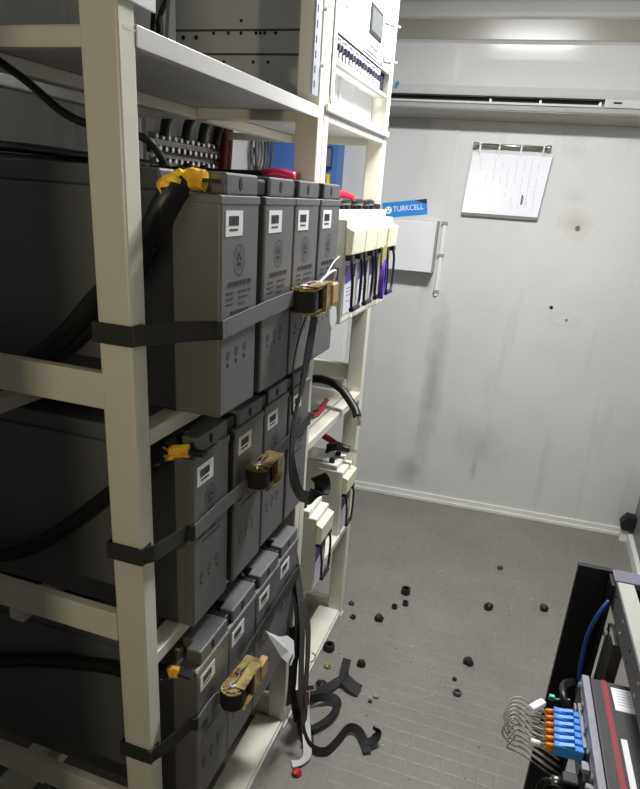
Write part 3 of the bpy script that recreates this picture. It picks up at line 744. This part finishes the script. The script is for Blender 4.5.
mobj('sheath', T([(-.12, -.06, .01), (-.03, -.01, .045), (.04, .0, .060), (.105, -.01, .045), (.16, -.035, .0), (.175, -.05, -.02)], .0125, 10), M_CABLE, fc2, smooth=True)
mobj('lug', CY(((.174, -.048, -.018), (.184, -.058, -.042), .008, 8)), M_STEEL, fc2)
rc3 = empty('red_cable', (-.12, .90, .888), 0, 'short red cable lying on the middle shelf of second rack', 'cable')
mobj('sheath', T([(.0, .03, .006), (.01, -.02, .012), (.012, -.08, .006), (.005, -.12, .006)], .008, 8), M_REDC, rc3, smooth=True)
mobj('end_sleeve', T([(.01, -.085, .006), (.005, -.11, .006), (-.01, -.15, .006)], .009, 8), M_CABLE, rc3, smooth=True)
tag(mobj('cable_connector', B((-.155, -.105, .705, .745, .881, .903)), M_BLACK, bevel=.004), 'small black connector lying on the middle shelf of second rack', 'connector')

# ------------------------------------------------------------------ white power cabinet on the second rack
pc = empty('power_cabinet', (-.062, .600, 1.642), 0, 'white power cabinet with screen and breaker row on top of second rack', 'cabinet')
CW = .528
def yz(y, z): return (y-.600, z-1.642)
bm = B((-.56, -.004, .0, CW, .0, .62))
mobj('body', B((-.37, -.07, .013, CW-.036, 0, .62)), M_CABG, pc, bevel=.003)
# open lower bay framed by front flanges
mobj('front_frame', B((.0015, .005, 0, .022, 0, .62), (.0015, .005, CW-.032, CW, 0, .62), (-.07, .0015, .022, CW-.034, 0, .016)), M_CAB, pc, bevel=.002)
mobj('lower_panel', B((-.045, -.040, .02, CW-.03, .016, .095)), M_PANEL, pc)
for q in (.19, .33): mobj('lower_rib', B((-.042, -.036, q, q+.01, .03, .09)), M_PANEL, pc)
mobj('sill', B((.0015, .008, -.02, CW+.01, -.006, .010)), M_CAB, pc, bevel=.003)
mobj('breaker_tray', B((-.07, -.004, .02, CW-.03, .092, .1), (-.07, -.012, .02, CW-.03, .1, .15)), M_PANEL, pc)
mobj('tray_edge', B((-.01, .001, .02, CW-.03, .090, .096), (-.01, .001, .02, CW-.03, .147, .151)), mat('grey edge', (150, 150, 148), .5), pc)
for k in range(8):
    y0 = .03 + k*.049
    br = mobj('breaker', B((-.012, -.002, y0, y0+.043, .100, .145)), M_CAB, pc, bevel=.001)
    mobj('toggle', B((-.003, .006, y0+.005, y0+.013, .116, .128), (-.003, .006, y0+.027, y0+.035, .116, .128)), M_NAVY if k % 2 else M_INK, br)
    mobj('terminal_screw', B((-.003, -.0012, y0+.004, y0+.010, .136, .141), (-.003, -.0012, y0+.015, y0+.021, .136, .141), (-.003, -.0012, y0+.026, y0+.032, .136, .141), (-.003, -.0012, y0+.004, y0+.010, .104, .109), (-.003, -.0012, y0+.026, y0+.032, .104, .109)), M_HOLE, br)
mobj('blanking_gap', B((-.014, -.010, .425, .49, .1, .147)), M_HOLE, pc)
mobj('blank_door', B((-.07, -.001, .022, .228, .152, .60)), M_CAB, pc, bevel=.002)
mobj('door_slot', B((-.0015, .0005, .075, .10, .205, .208)), M_CABG, pc)
ct = mobj('controller', B((-.07, .003, .231, .385, .152, .60)), M_CAB, pc, bevel=.002)
scf = mobj('screen_frame', B((.0025, .006, .258, .372, .196, .258)), mat('screen bezel plastic', (40, 40, 42), .45), ct, bevel=.001)
mobj('screen', B((.0058, .0068, .266, .362, .203, .250)), M_SCREEN, scf)
mobj('button_row', B((.0025, .0045, .272, .352, .172, .178), (.0025, .0045, .250, .352, .158, .165)), mat('grey key plastic', (120, 120, 118), .5), ct)
mobj('side_door', B((-.07, .002, .388, CW-.034, .152, .60)), M_CAB, pc, bevel=.002)
mobj('cover_strip', PR([(.335, .283), (.345, .283), (CW-.002, .278), (CW-.002, .275)], 'x', -.001, .002), M_CABG, pc)
mobj('lock', CY(((0, .40, .165), (.008, .40, .165), .008, 10)), M_STEEL, pc)
for z in (.250, .165):
    mobj('hinge_pin', CY(((.004, .40, z), (.004, CW+.03, z+.022), .0032, 8)), M_CAB, pc)
# seams and knock-outs on the side that faces the aisle end
for z in (.103, .148): mobj('seam', B((-.368, -.075, .0115, .014, z-.0025, z+.0015)), mat('dark seam', (70, 70, 70), .6), pc)
for (q, z) in ((-.35, .134), (-.318, .134), (-.275, .142), (-.24, .142), (-.21, .142), (-.175, .142), (-.165, .142), (-.155, .142), (-.13, .142), (-.25, .088), (-.18, .088), (-.145, .088), (-.21, .050), (-.145, .050), (-.21, .165)):
    mobj('knock_out', CY(((q, .0118, z), (q, .014, z), .0035 if q > -.3 else .0048, 8)), M_HOLE, pc)

# upright metal duct on the left wall, seen above the top shelf
gp = empty('wall_duct', (-.735, .66, 1.20), 0, 'dark narrow metal duct on left wall seen above the top shelf', 'duct')
mobj('channel', B((-.010, .030, 0, .04, 0, 1.16)), mat('dark duct steel', (70, 70, 70), .5), gp, bevel=.003)
for z in (.05, 1.10): mobj('wall_bracket', B((-.125, -.010, .005, .035, z, z+.03)), mat('dark duct steel', (70, 70, 70), .5), gp)

# wires beside the cabinet
for k, (x0, x1) in enumerate(((-.505, -.44), (-.49, -.47), (-.475, -.50), (-.46, -.45), (-.50, -.485), (-.468, -.478))):
    o = mobj('cable', T([(x0-.02, .64, 1.66), (x0, .62, 1.76), (x1, .62, 1.90), (x1-.02, .65, 2.1)], .006 if k < 3 else .004, 8), M_CABLE if k % 2 == 0 else M_FIB, smooth=True)
    tag(o, f"{['black','grey'][k % 2]} cable rising left of the power cabinet, {['lowest at the shelf', 'thickest grey one', 'leaning left as it climbs', 'thin one closest to the cabinet', 'thin black one behind the others', 'thin grey one in the middle'][k]}", 'cable', 'cables rising beside the power cabinet')

# ------------------------------------------------------------------ busbar board at the back of the rack
bb = empty('busbar_board', (-.597, .74, 1.475), 0, 'pale board with rows of bolted black cable terminals behind top grey batteries', 'terminal board')
mobj('plate', B((-.012, 0, 0, .46, -.02, .20)), M_PANEL, bb, bevel=.002)
for z in (.045, .100):
    mobj('busbar', B((0, .006, .01, .44, z, z+.022)), mat('tinned copper', (170, 160, 150), .4, metal=.6), bb)
bm = bmesh.new()
mobj('insulator', B((.0, .012, .0, .45, .072, .092)), mat('dark brown insulator', (58, 46, 44), .5), bb)
for k in range(14):
    y0 = .02+k*.031
    mobj('bolt', CY(((.004, y0, .112), (.020, y0, .112), .007, 6), ((.004, y0+.012, .084), (.022, y0+.012, .084), .007, 6), ((.004, y0, .056), (.020, y0, .056), .007, 6)), M_STEEL, bb)
for k, y0 in enumerate((.06, .17, .26, .35)):
    mobj('cable', T([(.02, y0+.05, .23), (.025, y0+.02, .18), (.022, y0, .15), (.018, y0-.005, .115)], .013, 8), M_CABLE, bb, smooth=True)
for k, y0 in enumerate((.05, .17, .27)):
    mobj('cable', T([(.018, y0, .055), (.022, y0, .02), (.024, y0-.01, -.03)], .014, 8), M_CABLE, bb, smooth=True)
for k, y0 in enumerate((.385, .415)):
    mobj('red_cable', T([(.022, y0+.01, .20), (.026, y0, .13), (.026, y0-.01, .05), (.022, y0-.02, -.03)], .014, 8), mat('dark red sheath', (110, 26, 30), .5), bb, smooth=True)
cc = empty('cable_coil', (-.825, 1.96, 1.64), 0, 'loosely tied coil of thin grey brown cable hanging behind top shelf', 'cable')
bm = bmesh.new()
for k in range(6):
    a = .035+.006*(k % 3); pts = [(.006*k-.015, a*math.sin(t*PI/6)*(1+.1*k) + .004*k - .01, -.01+(.055+.006*k)*math.cos(t*PI/6)) for t in range(13)]
    tube(bm, pts, .0035, 6, 3)
mobj('loops', bm, mat('taupe sheath', (92, 86, 78), .5), cc, smooth=True)
mobj('cord_end', T([(0, -.05, .0), (.0, -.06, -.08), (.0, -.065, -.16)], .003, 6), mat('taupe sheath', (92, 86, 78), .5), cc, smooth=True)
mobj('cord_end', T([(0, .02, .05), (.0, -.05, .045), (.0, -.12, .06), (.0, -.2, .09)], .003, 6), mat('taupe sheath', (92, 86, 78), .5), cc, smooth=True)
mobj('tie', CY(((-.036, 0, .045), (.03, 0, .05), .012, 8)), M_CRUMB, cc)
cc.scale = (1.25, 1.25, 1.25)
# long black cables lying along behind the batteries
for k in range(3):
    tag(mobj('long_cable', T([(-.560+.004*k, .10, 1.478+.020*k), (-.560, .30, 1.480+.020*k), (-.555+.002*k, .45, 1.478+.020*k), (-.550, .68, 1.476+.020*k)], .0095, 8), M_CABLE, smooth=True),
        f"thick black cable along the back of top battery row, {['lowest', 'middle', 'highest'][k]} of three", 'cable', 'black cables behind the top battery row')
# small terminal block behind on the left
tb = empty('terminal_block', (-.60, .34, 1.475), 0, 'small terminal block with brown wires behind the top near battery', 'terminal block')
mobj('block', B((-.02, .02, 0, .17, 0, .055)), M_PANEL, tb, bevel=.003)
mobj('cavity', B((.019, .023, .035, .075, .008, .048), (.019, .023, .095, .135, .008, .048)), mat('brown cavity', (52, 34, 30), .6), tb)
mobj('wire', T([(.022, .08, .05), (.035, .082, .02), (.03, .07, -.01)], .004, 6), M_PANEL, tb, smooth=True)
mobj('wire', T([(.022, .04, .0), (.03, .10, -.012), (.03, .2, -.015)], .006, 6), M_CABLE, tb, smooth=True)

# ------------------------------------------------------------------ black open equipment rack by the right wall
er = empty('equipment_rack', (.570, .261, 0), math.radians(2.4), 'low black and grey open equipment rack standing at the right', 'rack')
mobj('black_column', B((0, .056, -.006, .006, 0, .900)), M_RKB, er, bevel=.002)
mobj('column_lip', B((.050, .056, -.045, -.004, 0, .896)), M_RKB, er, bevel=.001)
mobj('top_bar', B((.056, .44, -.034, .004, .888, .900)), M_RKV, er, bevel=.002)
mobj('top_beam', B((.060, .086, -.80, -.034, .893, .898)), M_RKG, er, bevel=.001)
hb = mobj('beam_side', B((.0575, .0605, -.80, -.032, .852, .898)), mat('darker beam side steel', (84, 82, 84), .5), er, bevel=.001)  # left face of the beam, coloured darker than its top
for k in range(8):
    for z in (.863, .884): mobj('screw_hole', CY(((.0565, -.06-.07*k, z), (.058, -.06-.07*k, z), .003, 8)), M_STEEL if k % 2 else M_HOLE, hb)
mobj('rear_post', B((.40, .44, -.04, .0, 0, .888)), M_RKB, er, bevel=.002)
mobj('cross_plate', B((.09, .42, -.034, -.028, .80, .888)), M_RKB, er)
mobj('base_frame', B((0, .44, -.05, .0, 0, .04), (0, .05, -.80, -.05, 0, .04), (.40, .44, -.80, -.05, 0, .04)), M_RKB, er, bevel=.003)
mobj('near_post', B((.0, .05, -.80, -.76, 0, .06), (.06, .09, -.80, -.77, .04, .893), (.40, .44, -.80, -.76, 0, .893)), M_RKB, er)
sl = mobj('slide_bracket', B((.057, .075, -.115, -.055, .70, .83)), mat('worn steel', (120, 118, 112), .35, metal=.8, noise=.4, nscale=30), er, bevel=.002)
for z in (.715, .818): mobj('screw', CY(((.055, -.07, z), (.050, -.07, z), .006, 8)), M_STEEL, sl)
mobj('blue_cable', T([(.052, -.045, .865), (.040, -.055, .845), (.030, -.06, .80), (.030, -.065, .74), (.036, -.07, .68)], .0035, 8), M_BLUEC, er, smooth=True)

md = empty('baseband_module', (.588, .090, .715), math.radians(2.6), 'charcoal equipment module with crimson stripe and white label mounted in right rack', 'electronic module')
MH = .085
mobj('case', B((.012, .34, -.46, 0, 0, MH)), M_MOD, md, bevel=.002)
bz = mobj('bezel', B((.0, .0105, -.46, .002, -.004, MH+.001)), M_BEZ, md, bevel=.001)
mobj('port_panel', B((-.0012, .0002, -.456, -.002, .0, MH-.014)), mat('dark port panel', (62, 62, 66), .5), bz)
mobj('stripe', B((.027, .035, -.46, .0, MH-.001, MH+.0008)), M_STRIPE, md)
lb = mobj('label', PR([(.040, -.012), (.100, -.012), (.100, -.058), (.041, -.060)], 'z', MH, MH+.0006), M_LABEL, md)
bm = bmesh.new()
for k in range(6): box(bm, .046, .090-(k % 3)*.01, -.018-k*.006, -.0168-k*.006, MH+.0005, MH+.0008)
mobj('print', bm, mat('pale blue ink', (140, 156, 190), .6), lb)
mobj('label', B((.040, .048, -.26, -.115, MH, MH+.0006)), M_LABEL, md)
for k in range(9):
    y0 = -.012-.045*k
    if .03 < -y0 < .20 and False: continue
    mobj('port', B((-.004, .001, y0-.030, y0, .012, .040)), M_HOLE if k % 2 else mat('grey port shell', (120, 122, 126), .4, metal=.5), bz)
for k in range(10):
    mobj('screw', CY(((-.001, -.010-.044*k, .075), (-.004, -.010-.044*k, .075), .0045, 8)), M_STEEL, bz)
for q in ((-.010, .0, -.165, -.150, .056, .064), (-.010, .0, -.20, -.192, .045, .070), (-.010, .0, -.265, -.250, .054, .062)): mobj('card_handle', B(q), M_BEZ, bz, bevel=.001)
mobj('transceiver_cage', B((-.006, 0, -.128, -.040, .034, .066)), mat('grey port shell', (120, 122, 126), .4, metal=.5), bz, bevel=.001)

# fibre connectors
for k in range(6):
    yy = .026 - k*.0135
    f_ = empty('fibre_patch_cord', (.556, yy, .768), math.radians(2.6),
               ['blue fibre connector, uppermost of the six in the right module, grey cord', 'blue fibre connector just below the uppermost of the six, grey cord', 'third blue fibre connector down the module front, grey cord', 'fourth blue fibre connector down the module front, grey cord',
                'fifth blue fibre connector, with white beaded cord end', 'lowest of the six blue fibre connectors, long white sleeve on cord'][k], 'cable', 'fibre patch cords plugged into the module')
    mobj('connector', B((-.006, .034, -.0052, .0052, -.008, .010)), M_CON, f_, bevel=.0015)
    mobj('latch', PR([(-.004, .009), (.020, .014), (.022, .010), (.03, .009)], 'y', -.003, .003), M_CON, f_)
    mobj('boot', CY(((-.006, 0, .004), (-.017, 0, .003), .0034, 8, .0026), ((-.006, 0, -.004), (-.017, 0, -.003), .0034, 8, .0026)), M_ORG, f_, smooth=True)
    a = .052-.004*((k*7) % 4); dz = .004*k
    yoff = (-.004+.003*k)
    pts = [(-.018, 0, .002), (-.035, .002, .004), (-.052, .006+yoff, .012), (-.066, .004+yoff, .010+.002*k), (-.072-.002*(k % 3), -.006+yoff, .0), (-.062, -.014+yoff, -.010), (-.045, -.010+yoff, -.016), (-.02, -.006, -.024), (.01, -.004, -.04)]
    mobj('cord', T(pts, .0014, 6, 5), M_FIB, f_, smooth=True)
    pts2 = [(-.018, 0, -.002), (-.036, -.002, .0), (-.055, -.008+yoff, .004), (-.070+.002*k, -.012+yoff, -.002), (-.067, -.02+yoff, -.012), (-.05, -.018+yoff, -.018), (-.022, -.008, -.03), (.008, -.006, -.05)]
    mobj('cord', T(pts2, .0013, 6, 5), M_BEZ if k % 2 else M_FIB, f_, smooth=True)
    if k == 5: mobj('sleeve', CY(((-.024, 0, 0), (-.037, .0, .001), .0048, 10)), M_WHITE, f_, smooth=True)
tw = empty('cord_tag', (.524, .012, .786), math.radians(-38), 'white plastic tag clipped round the bunch of fibre cords', 'tag')
mobj('plate', B((-.005, .007, -.016, .014, -.004, .006)), M_WHITE, tw, bevel=.003)
ct_ = empty('cable_tie', (.556, .10, .735), 0, 'small teal cable tie poking out beside the black rack column', 'cable tie')
mobj('band', T([(0, 0, 0), (.008, .001, -.002), (.016, .0, .004), (.026, -.002, .006)], .0018, 6), M_TEAL, ct_, smooth=True)
mobj('head', B((-.005, .003, -.003, .003, -.004, .004)), M_TEAL, ct_)
# black jumper plugs on the module front, nearest end
for k in range(4):
    g_ = empty('power_plug', (.586, -.075-.03*k, .745), math.radians(2.6), f"black cable plug with metal collar on the module front, {['nearest the blue connectors', 'second after the blue connectors', 'third after the blue connectors', 'farthest from the blue connectors'][k]}", 'connector', 'black plugs on the module front')
    mobj('plug', B((-.022, 0, -.010, .010, -.012, .014)), M_BLACK, g_, bevel=.003)
    mobj('collar', CY(((-.022, 0, .002), (-.034, .001, .0), .0065, 10)), M_STEEL, g_, smooth=True)
    mobj('cable', T([(-.032, 0, 0), (-.044, .002, -.012), (-.046, 0, -.05), (-.04, -.004, -.14)], .005, 8), M_CABLE, g_, smooth=True)
tag(mobj('cable_loop', T([(.60, .20, .70), (.575, .14, .735), (.572, .10, .742), (.585, .085, .72), (.59, .09, .66)], .006, 8), M_CABLE, smooth=True), 'black cable curling behind the far end of the module', 'cable')

# ------------------------------------------------------------------ debris on the floor
def lump(name, loc, r, m, label, cat='debris', group=None, squash=.7, hollow=False, rz=0):
    bm = bmesh.new()
    if hollow:
        n = 8
        for (r0, r1, z0, z1) in ((1, .95, 0, squash*1.5),):
            A = [bm.verts.new((r*r0*math.cos(2*PI*k/n), r*r0*math.sin(2*PI*k/n), 0)) for k in range(n)]
            C = [bm.verts.new((r*r1*math.cos(2*PI*k/n), r*r1*math.sin(2*PI*k/n), r*z1)) for k in range(n)]
            D = [bm.verts.new((r*.6*math.cos(2*PI*k/n), r*.6*math.sin(2*PI*k/n), r*z1)) for k in range(n)]
            E_ = [bm.verts.new((r*.55*math.cos(2*PI*k/n), r*.55*math.sin(2*PI*k/n), r*z1*.3)) for k in range(n)]
            bm.faces.new(A[::-1]); bm.faces.new(E_)
            for X_, Y_ in ((A, C), (C, D), (D, E_)):
                for k in range(n): bm.faces.new((X_[k], X_[(k+1) % n], Y_[(k+1) % n], Y_[k]))
    else:
        bmesh.ops.create_icosphere(bm, subdivisions=2, radius=r)
        for v in bm.verts:
            f = 1+random.uniform(-.22, .22); v.co *= f; v.co.z = max(v.co.z*squash, -r*squash*.6)
        for v in bm.verts: v.co.z += r*squash*.6
    o = mobj(name, bm, m); o.scale = (1.15, 1.15, 1.15); o.location = loc; o.rotation_euler = (0, 0, rz)
    return tag(o, label, cat, group)
random.seed(21)
G = 'black rubber bits on the floor'
CAPS = [((.137, 1.360), .017, True, 'largest black rubber cap in the far cluster on the aisle floor'),
        ((.152, 1.283), .011, True, 'small black cap just in front of the largest far cluster cap'),
        ((.117, 1.245), .010, True, 'small black cap left of the pair in the far cluster'),
        ((.078, 1.150), .015, False, 'black rubber lump on the floor nearest the base of the far post cluster'),
        ((.459, 1.395), .016, False, 'black rubber lump in the middle of the far aisle floor'),
        ((.668, 1.480), .015, False, 'black rubber lump on the floor closest to the black rack column'),
        ((.422, 1.045), .015, False, 'black oval rubber lump alone in the middle of the aisle'),
        ((-.042, .920), .017, True, 'black broken cap on floor by the white base rail'),
        ((.081, .890), .013, False, 'black bit right beside the flared end of the floor strap'),
        ((-.006, .735), .018, False, 'black rubber lump left of the floor straps, beside the base rail')]
for (x_, y_), r_, h_, lab in CAPS:
    lump('rubber_cap', (x_, y_, .0008), r_, M_BLACK, lab, 'cap', G, .8, h_, random.random()*3)
lump('screw_bit', (-.043, 1.200, .001), .010, M_BLACK, 'dark little screw by the far post foot, farther one', 'screw', None, .7, False)
lump('screw_bit', (-.014, 1.122, .001), .010, M_BLACK, 'dark little screw by the far post foot, nearer one', 'screw', None, .7, False)
lump('metal_chip', (.483, 1.712, .001), .010, mat('dark metal chip', (66, 58, 52), .4, metal=.3), 'small brown metal chip lying alone nearest the far wall')
lump('curled_washer', (.404, .884, .001), .013, mat('dark grey plastic', (74, 74, 76), .4), 'curled grey washer in the aisle in front of the black oval lump', 'washer', None, .5, True)
lump('dark_crumb', (.388, .946, .001), .007, M_BLACK, 'tiny dark crumb between curled washer and oval rubber lump')
lump('yellowish_crumb', (.165, .770, .001), .008, M_CRUMB, 'beige crumb pair on floor right of the strap end, larger')
lump('dark_crumb', (.152, .742, .001), .006, mat('dark metal chip', (66, 58, 52), .4), 'brown crumb on floor right of the strap end, nearer')
lump('brass_bit', (-.02, .835, .001), .009, mat('tarnished brass', (150, 132, 84), .4, metal=.6), 'small brass bit between the base rail and floor strap')
lump('red_stopper', (.033, .412, .0008), .012, M_RED, 'small red round cap on the floor in front of the straps', 'cap', None, .75, False)
# fine grit
bm = bmesh.new(); random.seed(5)
for k in range(150):
    gx = random.uniform(-.03, .95); gy = random.uniform(.40, 2.05); r_ = random.choice((.0012, .0016, .002, .003))
    vs = [bm.verts.new((gx+r_*random.uniform(.7, 1.3)*math.cos(a), gy+r_*random.uniform(.7, 1.3)*math.sin(a), .0012)) for a in (0, 1.5, 3.1, 4.6)]
    t_ = bm.verts.new((gx, gy, .0012+r_))
    for q in range(4): bm.faces.new((vs[q], vs[(q+1) % 4], t_))
gr = mobj('grit', bm, mat('brown grit', (84, 76, 66), .8)); tag(gr, 'fine dark grit and crumbs scattered over the aisle floor', 'debris', None, 'stuff')
bm = bmesh.new()
for k in range(50):
    gx = random.uniform(.15, .80); gy = random.uniform(.45, 1.6); r_ = random.choice((.0016, .002, .0034))
    vs = [bm.verts.new((gx+r_*random.uniform(.7, 1.6)*math.cos(a), gy+r_*random.uniform(.7, 1.3)*math.sin(a), .0012)) for a in (0, 1.5, 3.1, 4.6)]
    t_ = bm.verts.new((gx, gy, .0012+r_))
    for q in range(4): bm.faces.new((vs[q], vs[(q+1) % 4], t_))
gr = mobj('plaster_crumbs', bm, mat('pale crumb', (196, 194, 184), .8)); tag(gr, 'tiny pale crumbs scattered over the aisle floor', 'debris', None, 'stuff')
